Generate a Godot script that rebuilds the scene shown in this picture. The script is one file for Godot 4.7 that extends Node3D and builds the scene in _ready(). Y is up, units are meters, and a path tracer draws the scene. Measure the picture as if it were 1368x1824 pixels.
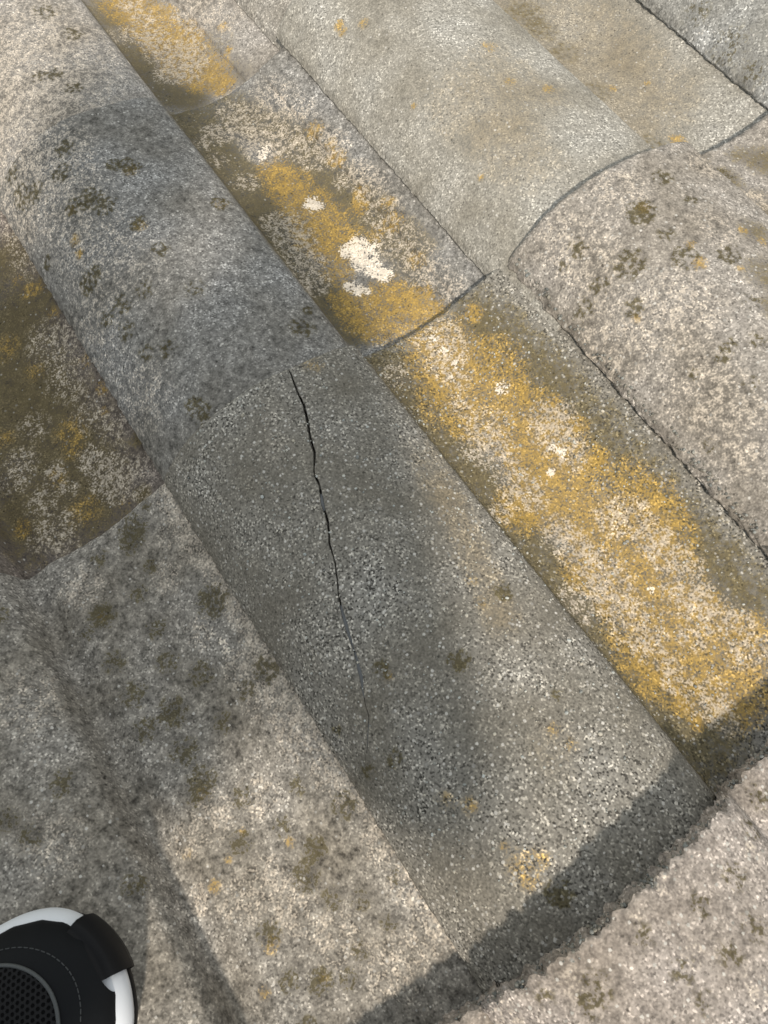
extends Node3D
# A weathered concrete tile roof seen from above, with the photographer crouching beside the frame.
# Roof axes inside the node "roof": x runs along a course of tiles, y leaves the roof, z climbs the slope. Tile tables are in millimetres.

const PITCH := 0.297
const GAUGE := 0.336
const COVER := 0.300
const MM := 0.36          # millimetres per texel of a tile's own texture
const TU := -15.0        # where that texture begins on the tile
const TV := -20.0
const TW := 1080
const TH := 1120

var PU := [0, 10, 20, 40, 60, 85, 110, 138, 155, 162, 167, 170, 173, 176.5, 188, 213, 230, 245, 270, 285, 300, 330]
var PH := [18.5, 28, 36.5, 47.5, 53, 55.5, 52, 45, 39, 35.5, 32, 27, 13.5, 9.5, 6.5, 1, 0, 1, 7, 10.5, 14, 15]
var prof_table := PackedFloat32Array()
var arc_table := PackedFloat32Array()
var lut := PackedByteArray()

# column, course: shift across, shift up the slope, turn, lift; base colour; mottle; grain; pebbles; groove; ragged edges (nose, side)
var TILES := [
	{"c": 0, "r": -1, "at": [-0.001, 0.0, 0.0, 0.0], "col": [0.285, 0.262, 0.235], "mott": 0.55, "grain": 0.6, "peb": 0.03, "groove": 255.0, "rag": [0.6, 0.6]},
	{"c": 1, "r": -1, "at": [-0.004, -0.006, 0.0, 0.0], "col": [0.30, 0.28, 0.25], "mott": 0.4, "grain": 0.8, "peb": 0.03, "groove": 0.0, "rag": [0.6, 0.6]},
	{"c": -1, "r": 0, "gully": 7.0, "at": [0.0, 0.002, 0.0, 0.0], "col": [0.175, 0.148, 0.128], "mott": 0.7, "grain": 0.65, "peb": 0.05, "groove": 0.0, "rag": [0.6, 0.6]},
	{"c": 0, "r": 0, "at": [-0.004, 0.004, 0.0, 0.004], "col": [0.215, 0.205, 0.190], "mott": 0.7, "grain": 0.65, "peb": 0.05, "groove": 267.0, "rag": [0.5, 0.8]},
	{"c": 1, "r": 0, "at": [-0.006, -0.009, -0.011, 0.0055], "col": [0.285, 0.268, 0.235], "mott": 0.3, "grain": 0.6, "peb": 0.05, "groove": 0.0, "rag": [0.6, 0.9]},
	{"c": 2, "r": 0, "at": [-0.0235, -0.004, -0.012, 0.003], "col": [0.27, 0.265, 0.25], "mott": 0.5, "grain": 0.75, "peb": 0.06, "groove": 0.0, "rag": [0.6, 1.2]},
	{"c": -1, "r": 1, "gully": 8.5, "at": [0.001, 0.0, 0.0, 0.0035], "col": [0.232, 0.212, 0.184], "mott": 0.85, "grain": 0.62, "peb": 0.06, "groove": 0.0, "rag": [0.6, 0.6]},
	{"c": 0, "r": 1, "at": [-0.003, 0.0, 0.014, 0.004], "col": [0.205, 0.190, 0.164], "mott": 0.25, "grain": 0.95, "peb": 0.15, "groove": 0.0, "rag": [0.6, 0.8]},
	{"c": 1, "r": 1, "at": [0.002, 0.001, -0.013, 0.0075], "col": [0.265, 0.240, 0.212], "mott": 0.6, "grain": 0.58, "peb": 0.08, "groove": 0.0, "rag": [0.8, 1.7]},
	{"c": -1, "r": 2, "at": [0.0, 0.046, 0.0, 0.018], "col": [0.30, 0.265, 0.235], "mott": 0.5, "grain": 0.62, "peb": 0.08, "groove": 0.0, "rag": [2.4, 1.0]},
	{"c": 0, "r": 2, "at": [0.0005, 0.0455, 0.055, 0.022], "col": [0.285, 0.250, 0.222], "mott": 0.6, "grain": 0.6, "peb": 0.1, "groove": 0.0, "rag": [3.0, 1.4]},
	{"c": 1, "r": 2, "at": [-0.004, 0.030, 0.010, 0.012], "col": [0.30, 0.265, 0.235], "mott": 0.5, "grain": 1.0, "peb": 0.08, "groove": 0.0, "rag": [1.5, 1.0]},
	{"c": 90, "r": 0, "at": [0, 0, 0, 0], "col": [0.27, 0.25, 0.225], "mott": 0.6, "grain": 0.9, "peb": 0.06, "groove": 0.0, "rag": [0.8, 0.8]},
	{"c": 91, "r": 0, "at": [0, 0, 0, 0], "col": [0.235, 0.22, 0.2], "mott": 0.8, "grain": 0.9, "peb": 0.08, "groove": 0.0, "rag": [0.8, 0.8]},
]
# Growth on the tiles: T tan film, O olive algae, Y ochre lichen, P pale crust, D moss spots, W white crust.
# Each entry is a run of: across, up the slope, radius (mm), strength.
var GROWTH := {
	"0,1O": [185,17,21.4,0.95,184,34,21.0,0.95,183,51,20.7,0.95,183,68,20.3,0.95,182,84,20.0,0.95,182,100,19.7,0.95,181,116,19.3,0.95,181,132,19.0,0.95,180,148,18.7,0.95,180,163,18.4,0.95,180,178,18.1,0.95,179,193,17.8,0.95,179,207,17.6,0.95,179,220,17.3,0.95,180,233,17.1,0.95,181,246,16.8,0.95,181,258,16.6,0.95,182,271,16.4,0.95,182,283,16.2,0.95,182,294,15.9,0.95,182,305,15.7,0.95,182,317,15.5,0.95,182,327,15.3,0.95,182,338,15.2,0.95,182,349,15.0,0.95,182,359,14.8,0.95,261,20,23.6,0.5,263,37,23.2,0.5,264,54,22.8,0.5,265,71,22.5,0.5,267,87,22.1,0.5,268,103,21.8,0.5,269,119,21.5,0.5,269,134,21.1,0.5,270,149,20.8,0.5,270,164,20.5,0.5,270,179,20.2,0.5,271,193,19.9,0.5,271,208,19.6,0.5,271,221,19.3,0.5,271,235,19.0,0.5,272,249,18.8,0.5,272,262,18.5,0.5,272,275,18.2,0.5,272,287,18.0,0.5,272,305,17.6,0.5,198,319,19.5,0.7,200,334,19.2,0.7,202,349,18.8,0.7],
	"0,1Y": [227,15,20.7,0.855,224,38,24,0.95,216,71,26.8,0.95,245,63,21.9,0.855,232,101,26,0.95,213,92,17.5,0.76,236,129,25.4,0.95,241,155,20,0.76,259,169,8.47,1.23,227,172,25.6,0.95,199,166,17.7,1.04,224,151,21.4,0.95,233,202,22.6,0.95,265,215,17.2,0.855,265,192,13.9,0.57,234,218,22.2,0.95,258,237,18.4,0.855,214,224,17.5,0.76,222,249,22.2,0.855,248,258,17.1,0.57,214,276,24.9,0.95,239,285,18.6,0.95,242,305,17.1,0.855,202,304,20,1.04,223,318,21.8,0.95,245,325,17.9,0.76,236,345,17.4,0.855,220,342,15.4,0.76,196,328,7.02,1.23,196,340,4.6,1.33,192,289,13.8,0.76,200,229,11.2,0.855,196,252,5.93,1.14,266,141,5.81,1.14,249,92,7.14,1.14,265,115,4.47,1.04,263,18,6.65,0.855,200,220,11,0.76,259,318,12.1,0.57,115,296,3.71,0.353,118,308,3.05,0.283,54,216,3.34,0.318,57,343,9.14,0.23,66,345,5.71,0.247,51,302,4.76,0.265,41,292,5.42,0.212,126,212,4.09,0.212,130,197,4.19,0.212,56,349,5.62,0.247,54,329,2.28,0.318,154,381,2.86,0.176,133,7,6.09,0.194,55,328,2.28,0.283],
	"0,1P": [232,12,15.2,0.65,233,29,12.7,0.65,222,37,12.6,0.65,222,55,7.8,0.65,214,101,13.9,0.65,201,111,12.7,0.65,207,123,12.6,0.65,253,117,9.62,0.65,249,129,12.6,0.65,252,140,13.5,0.65,249,154,10.3,0.65,200,143,8.19,0.65,204,154,13.1,0.65,207,163,8.97,0.65,181,161,7.02,0.65,205,196,12.6,0.65,206,206,9.62,0.65,207,214,12.3,0.65,210,226,12.2,0.65,210,240,13.9,0.65,204,253,13.7,0.65,200,244,11.1,0.65,244,208,12.6,0.65,259,210,6.76,0.65,255,227,10.5,0.65,249,237,8.45,0.65,255,242,9.36,0.65,252,261,12.9,0.65,247,276,13.5,0.65,247,286,9.75,0.65,252,299,11.4,0.65,207,272,16.1,0.52,203,287,11.4,0.585,183,238,10.1,0.65,179,247,8.19,0.65,246,324,7.67,0.65,255,328,8.58,0.65,231,299,8.71,0.65,205,306,8.58,0.65,200,314,6.76,0.65,210,333,12.5,0.585,211,342,9.88,0.65,210,352,6.5,0.65,211,346,5.72,0.65,259,309,7.8,0.455,184,26,11.4,0.326,209,73,8.84,0.455,264,125,7.41,0.65],
	"0,1W": [227,42,2.92,0.9,243,81,4.43,0.9,243,142,2.7,0.9,246,150,2.7,0.9,229,260,2.1,0.9,230,155,2.33,0.9,206,160,2.92,0.9,219,52,2.25,0.9,229,13,3.38,0.9,228,28,3,0.9],
	"0,1D": [93,235,5.9,1,53,212,4.9,0.9,142,214,5.1,0.9,64,362,5.8,0.9,13,252,4.6,0.6,10,221,3.7,0.5,129,282,3.3,0.5,30,256,5.3,0.5,66,365,5.2,0.8],
	"0,1T": [153,127,12.2,0.48,151,138,12.1,0.48,149,149,12,0.48,147,161,11.8,0.48,145,172,11.6,0.48,142,182,11.5,0.48,140,192,11.3,0.48,137,202,11.2,0.48,135,211,11.1,0.48,132,220,11,0.48,130,228,10.9,0.48,133,7,8.19,0.48,187,51,23.2,0.24,162,109,18.4,0.3,110,305,14.4,0.24],
	"-1,1D": [257,15,10.0,1.1,281,97,10.0,1.1,209,58,7.8,1.1,220,144,8.6,1,249,22,6.6,0.7,202,92,6.8,0.7,216,193,8.1,0.9,211,200,6.7,0.9,246,170,6.3,0.6,257,268,6.9,0.9,244,278,7.4,0.9,287,258,7.1,0.8,288,159,7.9,0.9,215,171,8.3,0.7,238,58,6.3,0.5,195,64,5.4,0.5,237,87,6.9,0.6,225,18,6.5,0.6,200,145,7.1,0.7,219,239,6.4,0.7,246,245,5.8,0.6,207,320,5.2,0.8,222,330,6.4,0.9,203,346,5.6,0.8,251,329,4.7,0.6,274,326,4.7,0.6,237,338,5.2,0.6,209,292,6.0,0.8,291,308,4.3,0.5,233,216,6.6,0.6,268,231,5.9,0.5,251,297,6.1,0.5,266,307,5.4,0.5,233,112,7.4,0.6,204,120,8.0,0.6,158,33,7.2,0.9,155,154,5.6,0.6,121,159,5.5,0.6,128,175,6.1,0.5,164,230,6.4,0.8,152,157,5.6,0.6,270,162,5.7,0.6,249,133,8.0,0.6,255,46,4.8,0.9,274,6,3.8,0.9],
	"-1,1Y": [194,252,3.6,0.727,207,298,4.32,0.612,192,317,3.31,0.765,223,234,2.3,0.535,213,201,3.89,0.383,224,330,2.88,0.459,209,58,3.38,0.344,188,226,2.81,0.459,245,256,3.24,0.459,208,243,2.3,0.459],
	"-1,1P": [293,8,9.9,0.637,293,17,9.81,0.637,293,26,9.72,0.637,293,34,9.72,0.637,293,43,9.63,0.637,294,51,9.54,0.637,294,59,9.45,0.637,294,67,9.36,0.637,294,75,9.27,0.637,294,83,9.18,0.637,294,91,9.09,0.637,294,99,9,0.637,294,107,9,0.637,294,114,8.91,0.637,294,121,8.82,0.637,293,129,8.73,0.637,293,136,8.73,0.637,293,143,8.64,0.637,293,150,8.55,0.637,293,157,8.46,0.637,293,164,8.46,0.637,293,171,8.37,0.637,293,178,8.28,0.637,294,185,8.19,0.637,294,192,8.19,0.637,295,199,8.1,0.637,295,205,8.01,0.637,296,212,8.01,0.637,296,219,7.92,0.637,297,225,7.83,0.637,297,232,7.83,0.637,298,238,7.74,0.637,299,244,7.74,0.637,299,251,7.65,0.637,300,257,7.56,0.637,300,263,7.56,0.637,300,269,7.47,0.637,301,276,7.47,0.637,301,282,7.38,0.637,302,288,7.29,0.637,302,294,7.29,0.637,303,300,7.2,0.637,303,306,7.2,0.637,303,312,7.11,0.637,304,318,7.11,0.637,304,323,7.02,0.637,304,329,6.93,0.637,305,335,6.93,0.637,305,340,6.84,0.637,305,346,6.84,0.637,305,351,6.75,0.637,305,357,6.75,0.637,275,147,11.8,0.765,278,172,12.8,0.68,287,208,13.9,0.722,292,236,12,0.722,294,253,10.3,0.68,287,195,12.5,0.595,191,220,10.3,0.425,212,215,11.9,0.468,242,222,11.9,0.425,184,250,5.04,0.85,179,257,3.87,0.765,204,267,12.5,0.425,227,289,13.7,0.425,242,317,13.3,0.425,263,347,15.5,0.425,291,343,10.5,0.51,225,266,11.2,0.425,295,288,11.2,0.51,293,316,9.45,0.51,282,36,11.1,0.425,288,56,9.09,0.425,206,32,14.5,0.425,262,61,10.7,0.425,263,110,10.2,0.425,156,98,20.2,0.297,137,185,18.1,0.255],
	"-1,1W": [273,125,2.6,0.9,272,131,2.2,0.9],
	"-1,0O": [242,116,45.5,1.16,240,181,42.8,1.16,238,242,40.5,1.16,238,284,39,1.16,281,53,25.9,0.873,273,104,21.9,0.873,200,275,41.2,1.02,215,201,39.4,1.16,274,319,7.14,1.16,296,280,6.62,1.02],
	"-1,0Y": [250,234,13.2,0.312,230,300,11.5,0.312,184,286,6.57,0.446,289,219,4.23,0.491,289,225,3.78,0.402,289,190,5.22,0.402,285,97,6.66,0.357,278,94,6.66,0.357,287,131,5.58,0.268,282,240,4.14,0.357,275,76,4.86,0.357,249,163,8.82,0.268,238,126,11.3,0.268,245,248,8.1,0.312,224,261,8.01,0.223,202,206,7.56,0.268,260,315,4.59,0.268],
	"-1,0P": [252,263,9.41,0.817,256,275,10.2,0.817,258,288,12.6,0.98,257,299,9.98,0.98,271,305,15,0.514,224,256,7.68,0.817,227,275,6.72,0.458,206,302,13.9,0.514,204,317,10.5,0.458,203,277,9.98,0.4,189,303,8.16,0.4,271,150,19.2,0.343,271,190,18.5,0.4,273,230,16.1,0.343,282,256,13.2,0.343,227,209,11.6,0.286,195,244,13,0.343,207,233,10.5,0.4,272,283,10.2,0.4,285,300,10.1,0.343,300,27,21.7,0.343,300,65,21,0.343,288,159,12.5,0.343,210,270,8.45,0.458],
	"0,0D": [110,81,8.1,1,100,73,5.8,0.9,75,32,7.2,0.9,61,52,7.6,0.8,69,93,8.5,1,54,89,6.2,1,76,107,8.4,0.8,89,140,6.5,0.8,32,156,8.4,0.9,39,155,6.3,0.8,44,196,7.6,0.6,11,101,5.4,0.8,147,293,7.5,0.8,155,148,7.6,0.6,92,175,6.3,0.6,36,216,6.9,0.6,55,255,6.7,0.5,40,244,5.8,0.5,33,44,9.3,0.6,23,35,10.5,0.6,25,7,8.4,0.5,50,317,7.2,0.6,48,307,6.4,0.6,28,194,6.0,0.6,97,223,8.0,0.3,65,199,7.1,0.4,160,278,4.8,0.6],
	"0,0Y": [38,129,3.8,1.1,41,116,4.9,0.7,90,144,4.9,0.6,52,90,4.5,0.6,109,86,5.2,0.5,155,149,5.4,0.5,219,109,13.2,0.8,220,133,17.2,1,220,161,18.9,1,219,187,20.5,1,221,211,20.1,0.9,208,195,15.3,0.9,256,193,7.2,0.9,268,138,7.6,0.9,223,286,19.7,1.1,233,307,16.6,1,200,289,16.8,1,197,267,13.3,0.8,247,315,11.1,0.9,205,305,13.8,0.9,269,226,8.1,0.6,253,224,7.0,0.6,263,269,6.8,0.6,272,123,5.5,0.7,269,99,7.9,0.6,249,297,9.4,0.8,264,182,6.3,0.7,275,209,6.2,0.6,205,237,11.8,0.6],
	"0,0P": [41,29,44.5,0.444,5,39,28.2,0.37,51,69,35.9,0.296,46,121,34.1,0.259,58,31,29.9,0.37,53,162,39.5,0.185,13,193,31,0.222,20,265,29.1,0.222,225,79,15.5,0.813,225,63,14.2,0.739,225,42,16,0.665,201,45,11.6,0.739,196,38,8.75,0.665,183,49,8.62,0.665,222,22,11.9,0.591,239,85,12.6,0.665,248,101,11.1,0.591,269,128,15.1,0.665,271,114,11.1,0.591,273,168,12,0.591,194,173,14.2,0.813,189,163,10.5,0.665,191,194,14,0.813,188,217,13.8,0.889,184,237,11,0.813,200,191,10.2,0.739,177,241,8.5,0.665,274,185,13.1,0.517,266,161,12,0.444,261,239,17.4,0.444,262,262,17,0.444,263,284,14.4,0.517,268,210,15.4,0.444,260,72,21.5,0.444,255,40,22,0.444,256,118,13.8,0.517,191,110,9.62,0.444,183,74,8.5,0.37,268,309,11.8,0.37],
	"0,0O": [183,11,23.8,0.935,183,35,23.4,0.935,184,59,22.9,0.935,184,83,22.4,0.935,183,103,22.1,0.935,183,122,21.7,0.935,182,141,21.3,0.935,181,160,21,0.935,180,178,20.7,0.935,179,196,20.3,0.935,178,214,20,0.935,178,231,19.7,0.935,179,247,19.4,0.935,180,262,19.1,0.935,181,277,18.9,0.935,182,292,18.6,0.935,219,15,21.4,0.605,225,30,21.1,0.605,231,46,20.9,0.605,237,61,20.7,0.605,243,76,20.4,0.605,248,92,20.2,0.605,250,109,19.9,0.605,251,126,19.7,0.605,253,143,19.4,0.605,254,159,19.1,0.605,256,175,18.9,0.605,258,191,18.7,0.605,259,206,18.4,0.605,261,221,18.2,0.605,262,236,17.9,0.605,263,251,17.7,0.605,265,266,17.5,0.605,209,118,21.8,0.88,235,207,30.4,0.77,231,282,23.6,0.66,238,147,21.3,0.66],
	"0,0W": [227,162,6.8,1.1,226,158,4.2,1,230,167,4.2,1,226,223,7.5,1.2,235,221,7.0,1.2,235,232,8.9,1.2,231,243,8.8,1.2,232,253,6.3,1.1,236,260,6.3,1.1,237,265,3.8,1,227,237,6.4,1.1,207,255,4.8,1.1,211,261,5.3,1.1,214,266,3.3,1,225,83,5.1,0.9,218,86,4.5,0.8],
	"0,-1Y": [213,152,23.3,0.95,218,182,22.8,1,221,215,23.6,1,236,217,14.4,0.8,227,245,21.8,0.9,232,283,18.7,1.1,234,304,12.2,1.2,220,283,16.1,0.9,213,259,16.4,0.7,233,184,13.4,0.7,243,234,10.4,0.7,271,248,5.2,0.8,261,276,3.8,0.9,207,133,18.1,0.9],
	"0,-1O": [183,135,20.9,0.7,182,156,20.6,0.7,182,176,20.3,0.7,182,197,19.9,0.7,181,217,19.6,0.7,182,234,19.4,0.7,183,251,19.1,0.7,183,268,18.9,0.7,184,285,18.6,0.7,187,302,18.3,0.7,204,307,14.6,0.8,192,293,16.0,0.8,189,249,19.1,0.4,254,258,25.6,0.3,253,305,15.4,0.3],
	"0,-1P": [216,242,16.9,0.946,230,247,13.8,0.86,212,263,16.7,0.86,209,232,15.5,0.774,209,207,14.2,0.774,215,174,11.3,0.688,200,263,13.6,0.774,231,262,10.6,0.774,213,146,11.5,0.774,250,222,12.6,0.602,271,218,16,0.516,254,197,12.8,0.516,186,188,12.8,0.516,96,253,63.1,0.473,109,197,49.7,0.344,43,291,45.1,0.43,92,312,37.6,0.43,69,250,47.3,0.344,276,245,15.7,0.344],
	"0,-1D": [101,259,7.2,0.8,109,285,6.4,0.8,89,254,5.9,0.7,131,167,11.3,0.4,140,210,9.5,0.4,76,324,8.6,0.4],
	"1,0Y": [36,65,4.03,1.04,35,73,3.6,0.95,35,184,2.02,1.14,36,278,2.59,0.665,118,174,5.83,0.475,130,239,4.68,0.57,107,217,4.03,0.475,51,84,4.46,0.475,213,311,5.76,0.76,214,325,2.88,1.04,214,319,3.6,0.855,235,246,2.3,0.76,208,233,3.89,0.475,175,116,3.46,0.57],
	"1,0T": [74,228,32.8,0.6,67,267,26.3,0.6,107,197,28.3,0.5,119,242,21.7,0.5,60,201,27.9,0.3,68,296,25.6,0.4,193,87,27.9,1,192,112,27.3,1,191,136,26.8,1,190,160,26.2,1,189,186,25.7,1,188,212,25.1,1,187,237,24.6,1,187,259,24.1,1,188,280,23.6,1,233,129,35.2,0.55,233,157,34.4,0.55,233,185,33.6,0.55,233,211,32.9,0.55,230,240,32.0,0.55,228,269,31.3,0.55],
	"1,0O": [203,110,16.6,0.55,201,137,15.1,0.5,200,173,13.5,0.4,192,230,11.8,0.4,192,305,10.1,0.5],
	"2,0D": [10,274,16.2,0.25,13,229,11.3,0.3,7,307,10.5,0.3],
	"1,1D": [81,47,8.5,1.2,50,74,10.0,0.6,34,39,6.1,0.8,28,71,6.3,0.6,33,101,6.1,0.6,188,30,7.6,0.6,108,109,8.0,0.5,13,76,8.0,0.35,58,163,5.0,0.6,50,167,4.1,0.5,31,163,3.7,0.6,116,29,6.8,0.6,103,109,5.3,0.7,82,72,5.5,0.4,80,94,9.0,0.5,73,172,5.8,0.4,52,192,5.6,0.3,13,207,5.4,0.3,20,40,4.6,0.3,119,56,4.7,0.5,91,147,6.0,0.4],
	"1,1Y": [84,45,4.46,0.95,84,103,2.88,1.42,84,104,4.46,0.95,90,88,3.24,0.76,30,108,2.81,0.95,132,97,3.24,0.665,136,111,3.24,0.57,104,122,2.52,0.475],
	"1,1O": [226,32,12.4,0.8,139,100,10.8,0.6,188,33,11.4,0.6,190,76,9.1,0.6,116,134,13.0,0.6,185,3,9.8,0.4,216,17,9.7,0.5,99,158,8.4,0.6,196,58,11.2,0.4],
	"1,1P": [193,63,8.3,0.9,191,56,6.5,0.8,158,32,12.5,0.6,32,55,22.9,0.35,17,107,25.8,0.35,32,24,19.0,0.35,51,121,25.9,0.35,30,176,24.1,0.35,29,216,23.1,0.3,116,86,13.7,0.3,82,22,19.4,0.35],
	"0,2D": [53,20,7.1,0.5,46,24,5.4,0.5,118,23,5.1,0.5,85,15,5.6,0.35,141,25,6.2,0.4,167,17,5.8,0.5,187,14,5.9,0.5,91,37,6.5,0.3,114,47,6.0,0.35,31,10,5.0,0.3,132,46,6.6,0.35,90,53,5.3,0.3],
	"0,2P": [109,5,4.97,0.475,100,35,5.11,0.38,88,8,3.67,0.38,10,10,7.85,0.38,46,13,5.98,0.38,115,65,7.63,0.38,157,24,4.1,0.57],
	"90,0O": [225,60,34,.7,230,130,34,.7,228,210,36,.6,230,300,36,.7], "90,0Y": [228,80,22,.8,236,140,18,.8,226,260,20,.7], "90,0P": [222,110,16,.9,240,190,18,.8,90,160,40,.4,60,280,40,.4], "90,0D": [60,70,8,.9,110,150,9,.8,80,240,8,.9,130,300,9,.7],
	"91,0O": [235,90,36,.5,225,260,40,.7], "91,0P": [240,150,22,.8,225,60,18,.9,110,100,50,.4], "91,0D": [50,110,8,.9,120,60,8,.8,95,200,10,.9,30,300,8,.7,140,260,9,.8],
}
# The crack: across, up the slope, width (mm)
var CRACK := [116.3, 6.1, 0.59, 114.3, 13.6, 1.17, 112.2, 22.1, 1.34, 110.0, 34.0, 1.58, 107.4, 41.1, 1.92, 105.3, 47.1, 1.99, 101.0, 55.9, 1.71, 98.6, 63.1, 1.78, 96.5, 70.0, 1.85, 92.8, 75.7, 1.42, 89.0, 80.7, 1.16, 87.7, 86.3, 1.32, 86.9, 91.2, 1.23, 84.3, 97.3, 1.63, 81.9, 102.7, 2.23, 79.9, 108.9, 1.61, 77.8, 115.4, 1.51, 74.7, 121.5, 1.34, 71.0, 127.6, 1.17, 68.5, 135.0, 1.09, 66.3, 142.0, 1.00, 63.3, 147.4, 0.92, 60.5, 153.0, 0.91, 57.6, 158.4, 0.90, 54.1, 166.3, 1.49, 50.9, 176.1, 2.57, 49.3, 181.7, 2.18, 47.7, 186.8, 1.81, 46.8, 190.3, 1.30, 44.7, 197.3, 2.32, 42.6, 202.6, 2.66, 40.8, 207.8, 2.46, 36.7, 215.6, 1.18, 33.5, 222.7, 0.55, 31.6, 229.0, 0.68, 28.9, 232.3, 1.36, 25.8, 235.8, 1.35, 20.5, 242.1, 0.80, 15.9, 245.9, 0.53, 11.6, 249.0, 0.66, 6.4, 251.8, 0.72, 2.1, 253.7, 0.52]

# what each kind of growth looks like: linear colour, opacity, softness of its edge, how far coarse, middle, fine and grain noise break it up, gain, thickness
const KINDS := {
	"T": [0.235, 0.178, 0.100, 0.42, 0.65, 0.30, 0.25, 0.25, 0.20, 1.0, 0.0],
	"O": [0.112, 0.088, 0.040, 0.82, 0.55, 0.40, 0.32, 0.30, 0.25, 1.0, 0.0],
	"Y": [0.345, 0.225, 0.062, 0.86, 0.75, 0.38, 0.42, 0.45, 0.34, 0.92, 0.06],
	"P": [0.46, 0.40, 0.33, 0.70, 0.42, 0.40, 0.75, 0.60, 0.34, 0.62, 0.14],
	"D": [0.068, 0.056, 0.025, 0.84, 0.24, 0.45, 0.95, 0.55, 0.30, 0.86, 0.12],
	"W": [0.68, 0.60, 0.50, 0.92, 0.18, 0.35, 0.60, 0.55, 0.20, 0.95, 0.22],
}

var baked := []
var specs_done := []


func _ready():
	# ------------------------------------------------------------------ camera, sky, sun, exposure
	var tilt := Basis(Vector3.RIGHT, -PITCH)
	var roof_at := Transform3D(tilt, Vector3(0, 3.2, 0))
	var cam := Camera3D.new()
	cam.name = "camera"
	cam.fov = 67.2
	cam.near = 0.01
	cam.far = 400.0
	add_child(cam)
	cam.transform = roof_at * Transform3D(Basis(Vector3(0.83038, -0.11789, 0.54458), Vector3(0.54534, 0.37248, -0.75091), Vector3(-0.11432, 0.92052, 0.37359)).orthonormalized(), Vector3(0.05309, 0.51102, 0.31339))
	cam.current = true
	var lens := CameraAttributesPhysical.new()      # a phone's small lens: the nearest tile is slightly soft
	lens.frustum_focal_length = 18.06
	lens.frustum_focus_distance = 0.58
	lens.frustum_near = 0.01
	lens.frustum_far = 400.0
	lens.exposure_aperture = 18.0
	cam.attributes = lens
	var we := WorldEnvironment.new()
	we.name = "world_environment"
	var env := Environment.new()
	var sky_mat := ProceduralSkyMaterial.new()
	sky_mat.sky_top_color = Color(0.62, 0.64, 0.65)
	sky_mat.sky_horizon_color = Color(0.84, 0.835, 0.81)
	sky_mat.sky_curve = 0.18
	sky_mat.ground_bottom_color = Color(0.30, 0.30, 0.27)
	sky_mat.ground_horizon_color = Color(0.62, 0.64, 0.62)
	sky_mat.sky_energy_multiplier = 1.5
	var sky := Sky.new()
	sky.sky_material = sky_mat
	env.background_mode = Environment.BG_SKY
	env.sky = sky
	env.tonemap_mode = Environment.TONE_MAPPER_LINEAR
	env.tonemap_exposure = 0.93
	env.sdfgi_enabled = true
	env.ssao_enabled = true
	env.ssil_enabled = true
	we.environment = env
	add_child(we)
	var sun := DirectionalLight3D.new()
	sun.name = "sun"
	sun.light_color = Color(1.0, 0.96, 0.90)
	sun.light_energy = 1.4
	sun.light_angular_distance = 4.2
	sun.shadow_enabled = true
	add_child(sun)
	var to_sun := (tilt * Vector3(-0.188, 0.719, 0.667)).normalized()
	sun.look_at_from_position(to_sun * 20.0, Vector3.ZERO, Vector3.UP)

	# ------------------------------------------------------------------ tables
	for i in 3301:
		prof_table.append(prof_at(i * 0.1))
	var run := 0.0
	for i in 3301:
		arc_table.append(run)
		if i < 3300:
			run += sqrt(0.01 + pow(prof_table[i + 1] - prof_table[i], 2.0))
	for i in 4096:
		lut.append(int(clamp(255.0 * Color(i / 4095.0, 0, 0).linear_to_srgb().r + 0.5, 0, 255)))
	for i in TILES.size():
		baked.append(null)
	var job := WorkerThreadPool.add_group_task(bake, TILES.size(), -1, true)
	WorkerThreadPool.wait_for_group_task_completion(job)

	build_roof(roof_at)
	build_surroundings(roof_at)
	build_person(roof_at)


# ---------------------------------------------------------------------- small helpers
func mesh_node(called: String, mesh: Mesh, mat: Material, parent: Node) -> MeshInstance3D:
	var o := MeshInstance3D.new()
	o.name = called
	o.mesh = mesh
	if mat:
		o.material_override = mat
	o.cast_shadow = GeometryInstance3D.SHADOW_CASTING_SETTING_ON
	parent.add_child(o, true)
	return o


func tag(o: Node, label: String, category := "", group := "", kind := ""):
	if label != "":
		o.set_meta("label", label)
	if category != "":
		o.set_meta("category", category)
	if group != "":
		o.set_meta("group", group)
	if kind != "":
		o.set_meta("kind", kind)


func plain(r: float, g: float, b: float, rough := 0.8) -> StandardMaterial3D:
	var m := StandardMaterial3D.new()
	m.albedo_color = Color(r, g, b).linear_to_srgb()
	m.roughness = rough
	return m


func noise(kind: int, freq: float, seed_value: int, octaves := 1) -> FastNoiseLite:
	var n := FastNoiseLite.new()
	n.noise_type = kind
	n.frequency = freq
	n.seed = seed_value
	n.fractal_type = FastNoiseLite.FRACTAL_FBM if octaves > 1 else FastNoiseLite.FRACTAL_NONE
	n.fractal_octaves = octaves
	return n


func prof_at(u: float) -> float:      # smooth curve through the profile table
	var k := 0
	while k < PU.size() - 2 and u > PU[k + 1]:
		k += 1
	var a: float = PU[k]
	var b: float = PU[k + 1]
	var t: float = (u - a) / (b - a)
	var m0: float = slope_at(k) * (b - a)
	var m1: float = slope_at(k + 1) * (b - a)
	return (2 * t * t * t - 3 * t * t + 1) * PH[k] + (t * t * t - 2 * t * t + t) * m0 + (3 * t * t - 2 * t * t * t) * PH[k + 1] + (t * t * t - t * t) * m1


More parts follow.
